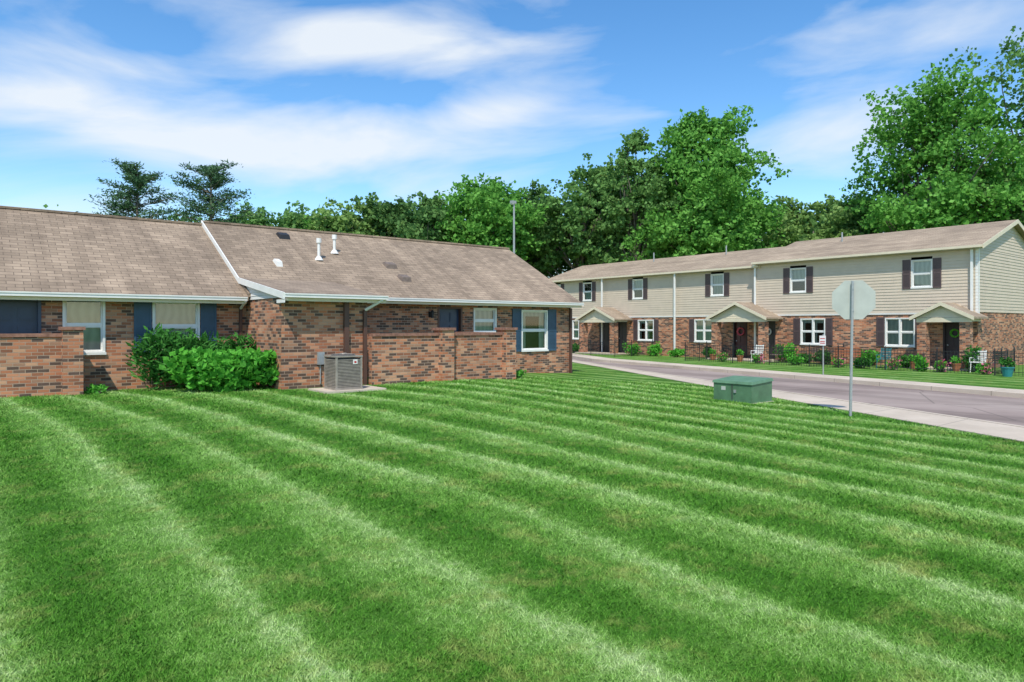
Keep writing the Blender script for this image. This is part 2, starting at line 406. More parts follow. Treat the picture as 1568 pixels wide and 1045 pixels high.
m=MB(); door(m,'y',MW,*dL,'navy','navy'); door(m,'y',MW,*dR,'navy','brown'); m.obj('doors',H)
# roof
m=MB(); sl=.54
zr=5.2; ze=2.58; be=20.06; br=24.9
m.slab([(6.42,be,ze),(19.7,be,ze),(19.7,br,zr),(6.42,br,zr)],.1,'shingle')
m.slab([(6.42,br,zr),(19.7,br,zr),(19.7,29.74,ze),(6.42,29.74,ze)],.1,'shingle')
m.slab([(-9.3,be,ze-.1),(6.419,be,ze-.1),(6.419,br,zr-.1),(-9.3,br,zr-.1)],.1,'shingle')
m.slab([(-9.3,br,zr-.1),(6.419,br,zr-.1),(6.419,29.74,ze-.1),(-9.3,29.74,ze-.1)],.1,'shingle')
bk=20.9; zk=ze+sl*(bk-be)
m.slab([(6.42,17.33,2.50),(9.32,17.33,2.50),(9.32,bk,zk+.03),(6.42,bk,zk+.03)],.09,'shingle')
m.face([(9.31,17.45,2.42),(9.31,bk,zk-.1),(9.31,bk,2.42)],'siding_w')
m.box(6.42,19.7,br-.12,br+.12,zr-.03,zr+.035,'shingle')
m.box(-9.3,6.41,br-.12,br+.12,zr-.13,zr-.065,'shingle')
m.obj('roof',H)
m=MB()
def gutter(m,x0,x1,y,zt):
    m.box(x0,x1,y-.11,y-.01,zt-.11,zt-.015,'white'); m.box(x0,x1,y-.125,y-.111,zt-.04,zt-.005,'white')
    m.box(x0,x1,y,y+.03,zt-.2,zt-.105,'cream')
gutter(m,-9.3,6.36,be,ze-.1); gutter(m,9.36,19.7,be,ze); gutter(m,6.42,9.35,17.33,2.50)
m.box(-9.3,6.38,be+.031,MW+.02,2.375,2.39,'soffit'); m.box(8.96,19.7,be+.031,MW+.02,2.42,2.46,'soffit'); m.box(6.5,9.3,17.37,WF+.02,2.33,2.36,'soffit')
def rake(m,x0,x1,p,q,h,mat):
    m.hexa([(x0,p[0],p[1]-h),(x1,p[0],p[1]-h),(x1,q[0],q[1]-h),(x0,q[0],q[1]-h),(x0,p[0],p[1]),(x1,p[0],p[1]),(x1,q[0],q[1]),(x0,q[0],q[1])],mat)
rake(m,6.38,6.418,(20.9,zk+.05),(br,zr+.045),.17,'white')
rake(m,6.38,6.418,(17.22,2.51),(20.9,zk+.05),.17,'white')
m.box(6.39,6.5,17.22,WF+.0,2.33,2.345,'soffit')
m.box(6.392,6.418,17.22,17.75,2.25,2.34,'white')
m.obj('gutters_and_trim',H)
m=MB()
m.laps('x',6.49,WF,21.6,2.40,3.2,[],'siding_w',h=.1,gable=lambda z:(max(WF,17.33+(z-2.38)/((zk+.03-2.5)/(bk-17.33))),21.6))
m.obj('gable_siding',H)
m=MB()
def spout(m,x,y,z1,z0,mat='brown',w=.08): m.box(x,x+w,y-.09,y-.012,z0,z1,mat)
spout(m,6.28,MW,2.2,-.1,'brown'); m.cyl((6.32,be-.06,2.36),(6.32,MW-.05,2.15),.04,.04,'white',8)
spout(m,8.22,WF,2.34,-.1,'brown',.14); spout(m,8.80,WF,2.1,-.1,'brown',.1)
m.cyl((9.2,17.27,2.38),(8.86,WF-.05,2.1),.045,.045,'white',8)
spout(m,19.4,MW,2.36,-.4,'brown',.1)
m.cyl((7.55,WF-.03,.1),(7.55,WF-.03,.62),.02,.02,'galv',6); m.box(7.46,7.64,WF-.1,WF-.01,.62,.95,'galv')
m.obj('downspouts_and_conduit',H)
m=MB()
def pipe(x,y,z,h):
    m.cyl((x,y,z-.1),(x,y,z+h),.05,.05,'white',12); m.cyl((x,y,z+h-.14),(x,y,z+h+.02),.085,.085,'white',12); m.cyl((x,y,z-.02),(x,y,z+.12),.16,.07,'white',12)
pipe(9.57,22.53,3.91,.72); pipe(10.41,23.14,4.24,.64)
def vent(x,y,w,mat):
    z=ze+sl*(y-be)
    m.hexa([(x-w,y-.2,z-.12),(x+w,y-.2,z-.12),(x+w,y+.2,z+.1),(x-w,y+.2,z+.1),(x-w*.8,y-.18,z+.06),(x+w*.8,y-.18,z+.06),(x+w*.8,y+.12,z+.17),(x-w*.8,y+.12,z+.17)],mat)
vent(8.95,24.2,.2,'iron'); vent(7.98,22.05,.1,'white'); vent(12.2,22.35,.22,'ventm'); vent(12.25,21.4,.2,'ventm')
m.obj('roof_vents',H)
m=MB(); x,y,z=12.75,MW-.06,2.05
m.box(x-.06,x+.06,y-.0,y+.05,z-.1,z+.1,'iron'); m.cyl((x,y-.1,z-.12),(x,y-.1,z+.08),.05,.07,'iron',8); m.cyl((x,y-.1,z+.08),(x,y-.1,z+.16),.08,.01,'iron',8)
m.obj('wall_lantern',H)
# patio walls
def patio(name,x0,x1,yf,pill,zt,zb,ret):
    m=MB(); m.box(x0,x1,yf,yf+.2,zb,zt-.08,'brick'); m.box(x0,x1,yf-.035,yf+.235,zt-.08,zt,'cap')
    for r in ret: m.box(r-.1,r+.1,yf+.236,MW-.02,zb,zt-.08,'brick'); m.box(r-.12,r+.12,yf+.236,MW-.02,zt-.08,zt,'cap')
    for p in pill: 
        m.box(p-.21,p+.21,yf-.2,yf+.32,zb,zt+.08,'brick'); m.box(p-.25,p+.25,yf-.24,yf+.36,zt+.08,zt+.16,'cap')
    m.obj(name)
patio('brick_patio_wall',8.98,14.0,WF-.22,[11.4,13.8],1.44,-.4,[13.9])
patio('brick_patio_wall',-6,2.1,19.62,[2.1],1.48,-.3,[2.1])
# ------------------------------------------------------------------ two-storey townhouse
T=empty('brick_townhouse')
TA=36.4
def section(b0,b1,zeave,zridge,xo,up,lo,doors,tag,x0=TA):
    m=MB()
    ops=[(c-.7,c+.7,.62,2.04) for c in lo]+[(c-.48,c+.48,-.3,1.95) for c,_ in doors]
    m.wall('x',x0,b0,b1,-.6,2.28,ops,'brick2')
    m.face([(x0,b0,-.6),(45.2,b0,-.6),(45.2,b0,2.28),(x0,b0,2.28)],'brick2')
    m.face([(x0,b1,-.6),(45.2,b1,-.6),(45.2,b1,zeave),(x0,b1,zeave)],'siding'); m.face([(45.2,b0,-.6),(45.2,b1,-.6),(45.2,b1,zeave),(45.2,b0,zeave)],'siding')
    m.obj('brick_walls_'+tag,T)
    m=MB()
    ups=[(c-.47,c+.47,3.49,4.85) for c in up]
    m.laps('x',x0-.01,b0,b1,2.28,zeave-.1,ups,'siding',h=.15,lip=.022)
    xr=40.8
    m.laps('y',b0-.01,x0,45.2,2.28,zeave-.1,[],'siding',h=.15,lip=.022)
    sl2=(zridge-zeave)/(xr-(x0-.4))
    m.laps('y',b0-.01,x0,45.2,zeave-.1,zridge-.12,[],'siding',h=.15,lip=.022,gable=lambda z:(min(xr-.02,max(x0,x0-.4+(z-zeave+.12)/sl2)),max(xr+.02,min(45.2,45.6-(z-zeave+.12)/sl2))))
    m.box(x0-.03,x0-.012,b0-.02,b0+.1,2.2,zeave-.1,'white'); m.box(x0-.031,x0+.08,b0-.04,b0-.028,2.2,zeave-.1,'white')
    m.box(x0-.035,x0-.002,b0,b1,2.2,2.28,'siding_w')
    m.obj('siding_'+tag,T)
    m=MB()
    m.slab([(x0-.4,b0-.3,zeave),(xr,b0-.3,zridge),(xr,b1,zridge),(x0-.4,b1,zeave)],.1,'shingle2','yx')
    m.slab([(xr,b0-.3,zridge),(45.6,b0-.3,zeave),(45.6,b1,zeave),(xr,b1,zridge)],.1,'shingle2','yx')
    m.obj('roof_'+tag,T)
    m=MB()
    m.box(x0-.5,x0-.41,b0-.3,b1,zeave-.12,zeave-.01,'cream'); m.box(x0-.4,x0,b0-.3,b1,zeave-.14,zeave-.12,'soffit')
    for s0,s1 in (((x0-.42,zeave+.01),(xr,zridge+.01)),((45.6,zeave+.01),(xr,zridge+.01))):
        a,b=s0,s1
        m.hexa([(a[0],b0-.33,a[1]-.2),(b[0],b0-.33,b[1]-.2),(b[0],b0-.305,b[1]-.2),(a[0],b0-.305,a[1]-.2),(a[0],b0-.33,a[1]),(b[0],b0-.33,b[1]),(b[0],b0-.305,b[1]),(a[0],b0-.305,a[1])],'cream')
    m.obj('trim_'+tag,T)
    m=MB()
    for i,c in enumerate(up):
        window(m,'x',x0,c-.47,c+.47,3.49,4.85,cur=('full','top','bottom')[i%3])
    for i,c in enumerate(lo): window(m,'x',x0,c-.7,c+.7,.62,2.04,cur=('full','sides')[i%2],dbl=True)
    m.obj('windows_'+tag,T)
    m=MB()
    for c in up:
        shutter(m,'x',x0-.02,c-.86,c-.5,3.45,4.88,'brownsh'); shutter(m,'x',x0-.02,c+.5,c+.86,3.45,4.88,'brownsh')
    for c in lo:
        shutter(m,'x',x0,c-1.1,c-.73,.6,2.06,'brownsh'); shutter(m,'x',x0,c+.73,c+1.1,.6,2.06,'brownsh')
    m.obj('shutters_'+tag,T)
    m=MB()
    for c,mt in doors: door(m,'x',x0,c-.48,c+.48,-.3,1.95,mt,'ddoor')
    m.obj('doors_'+tag,T)
section(11.24,22.52,5.32,6.90,0,[13.6,19.9],[14.6,19.06],[(12.2,'ddoor'),(21.75,'ddoor')],'near',36.3)
section(22.53,41.5,5.15,6.66,0,[25.3,31.7,36.6,40.0],[26.3,31.0,38.2],[(23.7,'reddoor'),(33.2,'ddoor'),(34.9,'ddoor')],'far',36.55)
m=MB()
for b in (22.5,28.3,34.8): m.box(36.16,36.24,b-.05,b+.05,-.3,5.1,'white')
m.box(35.95,36.28,22.35,22.5,5.1,5.2,'white'); m.box(36.12,36.2,11.4,11.5,2.3,5.15,'white')
m.obj('downspouts',T)
m=MB()
for x,y in ((41.6,12.6),(41.3,17.5),(39.5,19.),(40.,27.),(39.8,33.)): m.cyl((x,y,6.2),(x,y,7.0),.045,.045,'galv',8)
m.obj('roof_pipes',T)
def porch(c,hw,za,zf,depth,tag):
    x1=36.5; x0=x1-depth; m=MB()
    rf=x0-.25
    m.slab([(rf,c-hw-.2,zf),(x1,c-hw-.2,zf),(x1,c,za),(rf,c,za)],.09,'shingle2','xy')
    m.slab([(rf,c,za),(x1,c,za),(x1,c+hw+.2,zf),(rf,c+hw+.2,zf)],.09,'shingle2','xy')
    s=(za-zf)/(hw+.2)
    m.laps('x',x0,c-hw,c+hw,zf-.02,za-.14,[],'cream',h=.12,gable=lambda z:(min(c-.01,c-hw-.2+(z-zf+.12)/s),max(c+.01,c+hw+.2-(z-zf+.12)/s)))
    for sg in (-1,1):
        a=(c+sg*(hw+.22),zf+.01); b=(c,za+.012)
        m.hexa([(rf-.03,a[0],a[1]-.17),(rf-.005,a[0],a[1]-.17),(rf-.005,b[0],b[1]-.17),(rf-.03,b[0],b[1]-.17),(rf-.03,a[0],a[1]),(rf-.005,a[0],a[1]),(rf-.005,b[0],b[1]),(rf-.03,b[0],b[1])],'cream')
    m.box(x0-.05,x0+.2,c-hw,c+hw,zf-.24,zf-.03,'cream'); m.box(x0+.2,x1-.3,c-hw,c-hw+.15,zf-.2,zf-.05,'cream'); m.box(x0+.2,x1-.3,c+hw-.15,c+hw,zf-.2,zf-.05,'cream')
    m.box(x0,x1-.25,c-hw,c+hw,zf-.1,zf-.095,'soffit')
    for y in (c-hw+.02,c+hw-.42): m.box(x0-.04,x0+.38,y,y+.4,-.6,zf-.24,'brick2')
    m.box(x0-.3,x1-.21,c-hw-.2,c+hw+.2,-.5,-.27,'concrete')
    m.obj('porch_'+tag,T)
porch(12.2,1.1,2.72,2.05,1.6,'right'); porch(22.75,1.75,3.0,2.1,1.7,'middle'); porch(34.05,1.7,2.95,2.1,1.6,'left')
m=MB()
for wx,wy in ((36.6,23.7),(36.36,21.75),(36.36,12.2)):
    for i in range(28):
        t=2*math.pi*i/28; rr_=.2 if wy>22 else .16; m.cyl((wx,wy+rr_*math.cos(t),1.3+rr_*math.sin(t)),(wx-.07,wy+rr_*1.2*math.cos(t+.3),1.3+rr_*1.2*math.sin(t+.3)),.05,.02,('pink' if i%2 else 'red') if wy>22 else ('white' if wy>20 else 'hosta'),5)
m.obj('door_wreaths',T)
# ------------------------------------------------------------------ iron fence
def fence(pts):
    m=MB()
    for (x0,y0),(x1,y1) in zip(pts[:-1],pts[1:]):
        d=math.hypot(x1-x0,y1-y0); n=max(1,int(d/.13)); u=((x1-x0)/d,(y1-y0)/d)
        for z in (-.22,.40,.55): m.cyl((x0,y0,z),(x1,y1,z),.015,.015,'iron',4,False)
        for i in range(n+1):
            x=x0+(x1-x0)*i/n; y=y0+(y1-y0)*i/n; big=i%16==0
            m.cyl((x,y,-.4),(x,y,.66 if big else .58),.028 if big else .008,.028 if big else .008,'iron',4,False)
            if big: m.cyl((x,y,.66),(x,y,.74),.04,.005,'iron',6,False)
    m.obj('iron_fence')
fence([(36.1,9.8),(32.9,9.6),(32.6,17.2)]); fence([(36.1,17.3),(32.6,17.3),(32.3,24.5),(36.1,24.6)]); fence([(36.3,30.2),(32.6,30.2),(32.5,37.6),(36.3,37.7)])
fence([(32.9,5),(33,9.2)])
def chair(x,y,mt='iron'):
    m=MB(); z=-.36
    for dx in (-.22,.22):
        for dy in (-.22,.22): m.cyl((x+dx,y+dy,z),(x+dx*.9,y+dy*.9,z+.43),.018,.018,mt,6)
        m.cyl((x+.2,y+dx,z+.43),(x+.3,y+dx,z+.95),.018,.018,mt,6); m.cyl((x-.2,y+dx*1.1,z+.62),(x+.24,y+dx*1.1,z+.62),.018,.018,mt,6); m.cyl((x-.2,y+dx*1.1,z+.43),(x-.2,y+dx*1.1,z+.62),.014,.014,mt,6)
    m.box(x-.23,x+.23,y-.23,y+.23,z+.42,z+.46,mt if mt!='iron' else 'ventm')
    for i in range(6): m.box(x+.22+i*.014,x+.235+i*.014,y-.2,y+.2,z+.5+i*.075,z+.55+i*.075,mt)
    m.obj('patio_chair')
chair(34.2,10.6,'white'); chair(34.0,14.4,'teal'); chair(34.3,21.2,'white'); chair(34.4,20.1); chair(34.2,9.9)
m=MB(); x,y,z=34.9,16.6,-.36
for dy in (-.6,.6):
    for dx in (-.2,.2): m.box(x+dx-.03,x+dx+.03,y+dy-.03,y+dy+.03,z,z+.44,'terracotta')
    m.box(x+.19,x+.25,y+dy-.03,y+dy+.03,z+.44,z+.9,'terracotta')
for i in range(4): m.box(x-.25+i*.12,x-.15+i*.12,y-.66,y+.66,z+.445,z+.475,'terracotta')
for i in range(3): m.box(x+.16,x+.185,y-.66,y+.66,z+.55+i*.13,z+.64+i*.13,'terracotta')
m.obj('garden_bench')
# ------------------------------------------------------------------ street furniture
E=empty('stop_sign'); m=MB()
bx,by=15.45,7.25; gz=float(G(bx,by))
m.cyl((bx,by,gz-.2),(bx+.03,by-.04,2.66),.033,.030,'galv',8)
m.obj('post',E); m=MB()
nd=Vector((math.cos(R(22)),math.sin(R(22)),0)); sd=Vector((-nd.y,nd.x,0)); C=Vector((bx+.04,by-.05,2.24))+nd*.05
A=[];B=[]
for i in range(8):
    t=math.pi/8+i*math.pi/4; q=C+(sd*math.cos(t)+Vector((0,0,1))*math.sin(t))*.47
    A.append(q); B.append(q+nd*.006)
m.face(A,'signback'); m.face(B[::-1],'red')
for i in range(8): j=(i+1)%8; m.face([A[i],A[j],B[j],B[i]],'signback')
m.obj('octagon_panel',E); m=MB()
for z in (2.0,2.48): m.cyl(tuple(C+Vector((0,0,z-2.24))-nd*.1),tuple(C+Vector((0,0,z-2.24))+nd*.01),.012,.012,'galv',6)
m.obj('bolts',E)
E=empty('traffic_sign'); m=MB(); sx,sy=27.3,13.9
m.cyl((sx,sy,-.4),(sx,sy,1.3),.025,.025,'galv',6); m.obj('post',E); m=MB()
m.box(sx-.06,sx-.04,sy-.13,sy+.13,.85,1.25,'white')
for z in (.93,1.0,1.12): m.box(sx-.065,sx-.061,sy-.10,sy+.10,z,z+.03,'red')
m.obj('panel',E)
# transformer
E=empty('utility_transformer_box'); cx,cy=16.3,10.5; z0=float(G(cx,cy))
m=MB(); m.box(cx-.52,cx+.52,cy-.6,cy+.6,z0-.15,z0+.01,'concrete'); m.obj('pad',E)
m=MB(); w=.48; d=.57
m.hexa([(cx-w,cy-d,z0+.01),(cx+w,cy-d,z0+.01),(cx+w,cy+d,z0+.01),(cx-w,cy+d,z0+.01),(cx-w,cy-d,z0+.48),(cx+w,cy-d,z0+.54),(cx+w,cy+d,z0+.54),(cx-w,cy+d,z0+.48)],'xf')
o=m.obj('cabinet',E); m=MB()
m.hexa([(cx-w-.03,cy-d-.03,z0+.483),(cx+w+.03,cy-d-.03,z0+.543),(cx+w+.03,cy+d+.03,z0+.543),(cx-w-.03,cy+d+.03,z0+.483),(cx-w-.01,cy-d-.01,z0+.55),(cx+w+.0,cy-d-.01,z0+.62),(cx+w+.0,cy+d+.01,z0+.62),(cx-w-.01,cy+d+.01,z0+.55)],'xf2'); m.obj('lid',E)
m=MB(); m.box(cx-w-.012,cx-w-.002,cy-.01,cy+.01,z0+.08,z0+.46,'acdark'); m.box(cx-w-.03,cx-w-.002,cy-.12,cy-.06,z0+.25,z0+.33,'galv')
m.box(cx-w-.006,cx-w-.002,cy+.2,cy+.33,z0+.30,z0+.40,'signback'); m.obj('door_hardware',E)
# AC condenser
E=empty('air_conditioner_unit'); cx,cy=7.72,16.62; w=.36
m=MB(); m.box(cx-.7,cx+.95,cy-.55,cy+.6,-.1,.035,'concrete'); m.obj('pad',E)
m=MB(); m.box(cx-w+.04,cx+w-.04,cy-w+.04,cy+w-.04,.06,.84,'acdark'); m.obj('coil',E)
m=MB()
for sx_ in (-1,1):
    for sy_ in (-1,1): m.box(cx+sx_*(w-.045),cx+sx_*w,cy+sy_*(w-.045),cy+sy_*w,.04,.86,'ac')
z=.08
while z<.82:
    t=.022
    m.box(cx-w+.046,cx+w-.046,cy-w+.004,cy-w+.03,z,z+t,'ac'); m.box(cx-w+.046,cx+w-.046,cy+w-.03,cy+w-.004,z,z+t,'ac')
    m.box(cx-w+.004,cx-w+.03,cy-w+.046,cy+w-.046,z,z+t,'ac'); m.box(cx+w-.03,cx+w-.004,cy-w+.046,cy+w-.046,z,z+t,'ac'); z+=.037
m.box(cx-w-.01,cx+w+.01,cy-w-.01,cy+w+.01,.861,.90,'ac'); m.box(cx-w-.01,cx+w+.01,cy-w-.01,cy+w+.01,.035,.075,'ac')
m.cyl((cx,cy,.90),(cx,cy,.93),.31,.29,'acdark',24); m.cyl((cx,cy,.93),(cx,cy,.96),.1,.08,'ac',16)
for i in range(16):
    t=2*math.pi*i/16; m.cyl((cx+.08*math.cos(t),cy+.08*math.sin(t),.945),(cx+.31*math.cos(t),cy+.31*math.sin(t),.925),.006,.006,'ac',4,False)
m.box(cx+.1,cx+.22,cy-w-.012,cy-w-.002,.68,.8,'white'); m.box(cx+.13,cx+.19,cy-w-.016,cy-w-.013,.71,.76,'red')
m.obj('cabinet',E)
# lamp post
E=empty('street_lamp'); m=MB(); lx,ly=28.2,35.0
m.cyl((lx,ly,-.4),(lx,ly,9.6),.10,.06,'galv',10); m.obj('pole',E); m=MB()
m.box(lx-.25,lx+.1,ly-.12,ly+.12,9.6,9.78,'galv'); m.box(lx-.22,lx-.05,ly-.1,ly+.1,9.55,9.599,'white'); m.obj('lamp_head',E)
# ------------------------------------------------------------------ foliage
def leafmesh(P,size,up=.0,asp=.45,tilt=None):
    n=len(P); d=rng.normal(size=(n,3)); 
    if up: d[:,2]=np.abs(d[:,2])*up+d[:,2]*(1-up)*.5
    if tilt is not None: d[:,2]*=tilt
    d/=np.linalg.norm(d,axis=1)[:,None]
    r=rng.normal(size=(n,3)); w=np.cross(d,r); w/=np.linalg.norm(w,axis=1)[:,None]
    s=(size*rng.uniform(.65,1.35,n))[:,None]
    V=np.stack([P,P+d*s*.45+w*s*asp,P+d*s,P+d*s*.45-w*s*asp],1).reshape(-1,3)
    return V
def quadobj(name,V,extra,mats,parent=None):
    nv=len(V); nq=nv//4
    ev=np.array(extra.v,dtype=float).reshape(-1,3) if extra and extra.v else np.zeros((0,3))
    allv=np.concatenate([V,ev]); me=bpy.data.meshes.new(name)
    ef=extra.f if extra else []
    lt=np.concatenate([np.full(nq,4),np.array([len(f) for f in ef],dtype=int)]).astype(np.int32)
    li=np.concatenate([np.arange(nv)]+[np.array(f)+nv for f in ef]).astype(np.int32)
    me.vertices.add(len(allv)); me.vertices.foreach_set('co',allv.astype(np.float32).ravel())
    me.loops.add(len(li)); me.loops.foreach_set('vertex_index',li)
    me.polygons.add(len(lt)); me.polygons.foreach_set('loop_start',(np.cumsum(lt)-lt).astype(np.int32))
    me.polygons.foreach_set('loop_total',lt)
    for k in mats: me.materials.append(M[k])
    me.polygons.foreach_set('material_index',np.concatenate([np.zeros(nq),np.ones(len(ef))]).astype(np.int32))
    me.update(calc_edges=True); me.validate()
    o=bpy.data.objects.new(name,me); S.collection.objects.link(o)
    if parent: o.parent=parent
    return o
def limb(m,p,q,r0,r1,sag=.12,n=4,k=6):
    p=Vector(p);q=Vector(q); prev=p; L_=(q-p).length
    off=Vector(rng.normal(size=3))*L_*sag*.5; off.z=abs(off.z)*.6
    for i in range(1,n+1):
        t=i/n; c=p.lerp(q,t)+off*math.sin(math.pi*t)
        m.cyl(prev,c,r0+(r1-r0)*(i-1)/n,r0+(r1-r0)*t,'bark',k,False); prev=c
def tree(name,x,y,h,hw,mat,K=80,n=230,leaf=.34,base=.28,open_=.0,lean=0,hwy=None):
    z0=-.4; m=MB(); hwy=hwy or hw
    tr=.018*h+.06
    top=Vector((x+lean*h,y,z0+h*.82))
    limb(m,(x,y,z0),top,tr,tr*.2,.03,6,8)
    cz=z0+h*(base+1)/2; hz=h*(1-base)/2
    nl=max(8,int(K/8)); lob=[]
    for i in range(nl):
        while True:
            q=rng.uniform(-1,1,3)
            if np.linalg.norm(q)<1 and np.linalg.norm(q)>.3: break
        lob.append((q*np.array([.72,.72,.80]),rng.uniform(.26,.42)))
    pts=[]
    for i in range(K):
        c,r=lob[i%nl]; d=rng.normal(size=3); d/=np.linalg.norm(d); d[2]=d[2]*.8+.1
        q=c+d*r*rng.uniform(.65,1.1)
        nrm=np.linalg.norm(q)
        if nrm>1.0: q=q/nrm*rng.uniform(.9,1.03)
        q[0]*=1-.18*max(0,q[2]); q[1]*=1-.18*max(0,q[2])
        P=np.array([x+lean*h*(.6+.4*q[2])+q[0]*hw,y+q[1]*hwy,cz+q[2]*hz]); pts.append(P)
    LV=[]
    for i,P in enumerate(pts):
        rc=hw*rng.uniform(.12,.21)*(1-open_*.3)
        k=int(n*rng.uniform(.5,1.4))
        g=rng.normal(size=(k,3)); g/=np.linalg.norm(g,axis=1)[:,None]; g*=(rng.uniform(0,1,(k,1))**.45)
        sub=rng.normal(size=(9,3))*.62
        g=g*.55+sub[rng.integers(0,9,k)]
        LV.append(leafmesh(P+g*rc*np.array([1.15,1.15,.75]),leaf,tilt=.7))
        if i%2==0:
            t=min(.95,max(.3,(P[2]-z0)/h*.75-.06*rng.random()))
            s=Vector((x,y,z0)).lerp(top,t)
            limb(m,s,P,tr*.34*(1.1-t),.025,.16,4,5)
    quadobj(name,np.concatenate(LV),m,[mat,'bark'])
tree('deciduous_tree',52.3,37.9,20.9,7.8,'leafA',200,260,.33,.2)
tree('deciduous_tree',47.6,41.6,19.6,4.2,'leafB',85,130,.30,.30,.4,0)
tree('deciduous_tree',46.4,47.4,17.7,6.2,'leafB',120,210,.34,.15)
tree('deciduous_tree',38.8,52.2,17.2,6.6,'leafA',130,230,.34,.15)
tree('deciduous_tree',33.1,53.0,13.6,4.8,'leafC',90,200,.34,.12)
tree('deciduous_tree',31.1,64.8,15.5,5.6,'leafD',90,200,.38,.12)
tree('deciduous_tree',27.2,74.3,15.2,6.8,'leafB',95,200,.40,.12)
tree('deciduous_tree',28.3,69.6,14.6,5.8,'leafA',90,200,.38,.12)
tree('deciduous_tree',35.2,64.1,15.0,5.2,'leafC',90,200,.38,.12)
tree('deciduous_tree',44.3,53.6,16.2,5.4,'leafC',90,210,.36,.12)
tree('deciduous_tree',50.5,46.5,17.8,5.2,'leafD',90,210,.36,.12)
tree('deciduous_tree',72.5,38.0,17.0,5.2,'leafD',80,200,.38,.15)
tree('deciduous_tree',64.0,23.2,22.8,8.2,'leafA',170,170,.32,.12,.4)
tree('deciduous_tree',69.5,17.6,26.0,9.2,'leafB',190,180,.33,.15,.4)
tree('deciduous_tree',67.9,31.1,15.2,5.2,'leafB',80,200,.36,.1)
tree('deciduous_tree',62.0,32.5,13.2,4.6,'leafD',80,190,.36,.1)
# distant mass of trees behind
path=[(8,92),(20,86),(33,72),(42,62),(52,54),(60,46),(70,40),(78,32),(84,22),(90,8),(95,-6)]
LV=[]
for (x0,y0),(x1,y1) in zip(path[:-1],path[1:]):
    for i in range(58):
        t=rng.random(); hh=rng.uniform(1.0,13.2)
        c=np.array([x0+(x1-x0)*t+rng.normal()*1.5,y0+(y1-y0)*t+rng.normal()*1.5,hh])
        k=170; g=rng.normal(size=(k,3))*rng.uniform(.7,1.2)*np.array([1.1,1.1,.8])
        LV.append(leafmesh(c+g,.50,tilt=.7))
quadobj('distant_treeline',np.concatenate(LV),None,['leafB','bark'])
def pine(x,y,h,hw):
    z0=-.4; m=MB(); limb(m,(x,y,z0),(x,y,z0+h*.97),.28,.04,.01,6,8); LV=[]
    nb=108
    for i in range(nb):
        t=.25+.75*(i/nb)**.9; rad=hw*(1.13-t)**.6*rng.uniform(.4,1.2)*1.15; an=rng.uniform(0,2*math.pi)
        p0=Vector((x,y,z0+h*t*.96)); p1=Vector((x+math.cos(an)*rad,y+math.sin(an)*rad,z0+h*t*.96+rad*.28))
        m.cyl(p0,p1,.05,.02,'bark',4,False)
        for f in (.5,.75,1.0):
            c=np.array(p0.lerp(p1,f)); k=48
            g=rng.normal(size=(k,3))*np.array([.42,.42,.14])*(1.0 if t<.85 else .65)
            g[:,2]+=.1; LV.append(leafmesh(c+g,.28,asp=.15,up=.6))
    quadobj('pine_tree',np.concatenate(LV),m,['needle','bark'])
pine(11.0,61.5,15.0,4.1); pine(15.7,58.3,15.1,4.3)
def shrub(name,x,y,z,rx,ry,h,mat,n,leaf,up=.6,asp=.32,lob=9):
    LV=[]; m=MB()
    for i in range(lob):
        a=rng.uniform(0,2*math.pi); r=rng.uniform(.15,.72); c=np.array([x+math.cos(a)*r*rx,y+math.sin(a)*r*ry,z+h*rng.uniform(.32,.62)])
        k=n//lob; g=rng.normal(size=(k,3)); g/=np.linalg.norm(g,axis=1)[:,None]; g*=rng.uniform(.6,1.05,(k,1))
        q=c+g*np.array([rx*.42,ry*.42,h*.42]); q[:,2]=np.maximum(q[:,2],z+.02); LV.append(leafmesh(q,leaf,up=up,asp=asp))
        m.cyl((x,y,z-.1),tuple(c),.03,.01,'bark',4,False)
    quadobj(name,np.concatenate(LV),m,[mat,'bark'])
shrub('green_shrub',5.6,18.6,0,1.55,.8,1.0,'hosta',5200,.17,.7,.42,22)
shrub('yew_shrub',5.05,19.8,0,1.6,.6,1.55,'yew',5200,.22,.8,.14,16)
shrub('green_shrub',2.6,19.6,0,.25,.2,.2,'hosta',160,.1)
shrub('green_shrub',14.6,17.9,-.1,.3,.2,.25,'hosta',200,.1)
for x,y,r,h,mt in ((35.6,15.8,.6,.8,'hosta'),(35.4,18.0,.5,.7,'yew'),(35.6,20.2,.7,1.0,'hosta'),(35.3,19.0,.4,.5,'yew'),(35.6,25.4,.5,.7,'yew'),(35.4,27.6,.6,.5,'hosta'),(35.6,29.4,.6,.9,'hosta'),(35.4,14.1,.45,.6,'yew'),(35.0,30.8,.6,.9,'hosta'),(34.6,10.9,.35,1.1,'yew'),(35.2,36.6,.5,.7,'yew'),(33.4,18.4,.4,.4,'hosta'),(33.2,15.0,.35,.45,'yew'),(33.2,12.4,.3,.6,'hosta')):
    shrub('garden_shrub',x,y,-.36,r,r,h,mt,600,.14,.6,.35,7)
for x,y in ((33.4,13.6),(33.3,11.6),(33.4,16.2),(33.2,20.4),(33.0,9.9),(33.3,22.6)):
    shrub('flowering_plant',x,y,-.36,.4,.3,.55,'pink',110,.09); shrub('flowering_plant',x,y+.1,-.36,.4,.35,.5,'hosta',260,.1)
def pot(name,x,y,r,h,mat):
    m=MB(); m.cyl((x,y,-.36),(x,y,-.36+h),r*.7,r,mat,14); m.cyl((x,y,-.36+h),(x,y,-.36+h+.04),r*1.1,r*1.1,mat,14); m.obj(name)
pot('teal_planter',32.3,9.0,.22,.34,'teal')
shrub('potted_plant',32.3,9.0,.0,.28,.28,.35,'yew',250,.12)
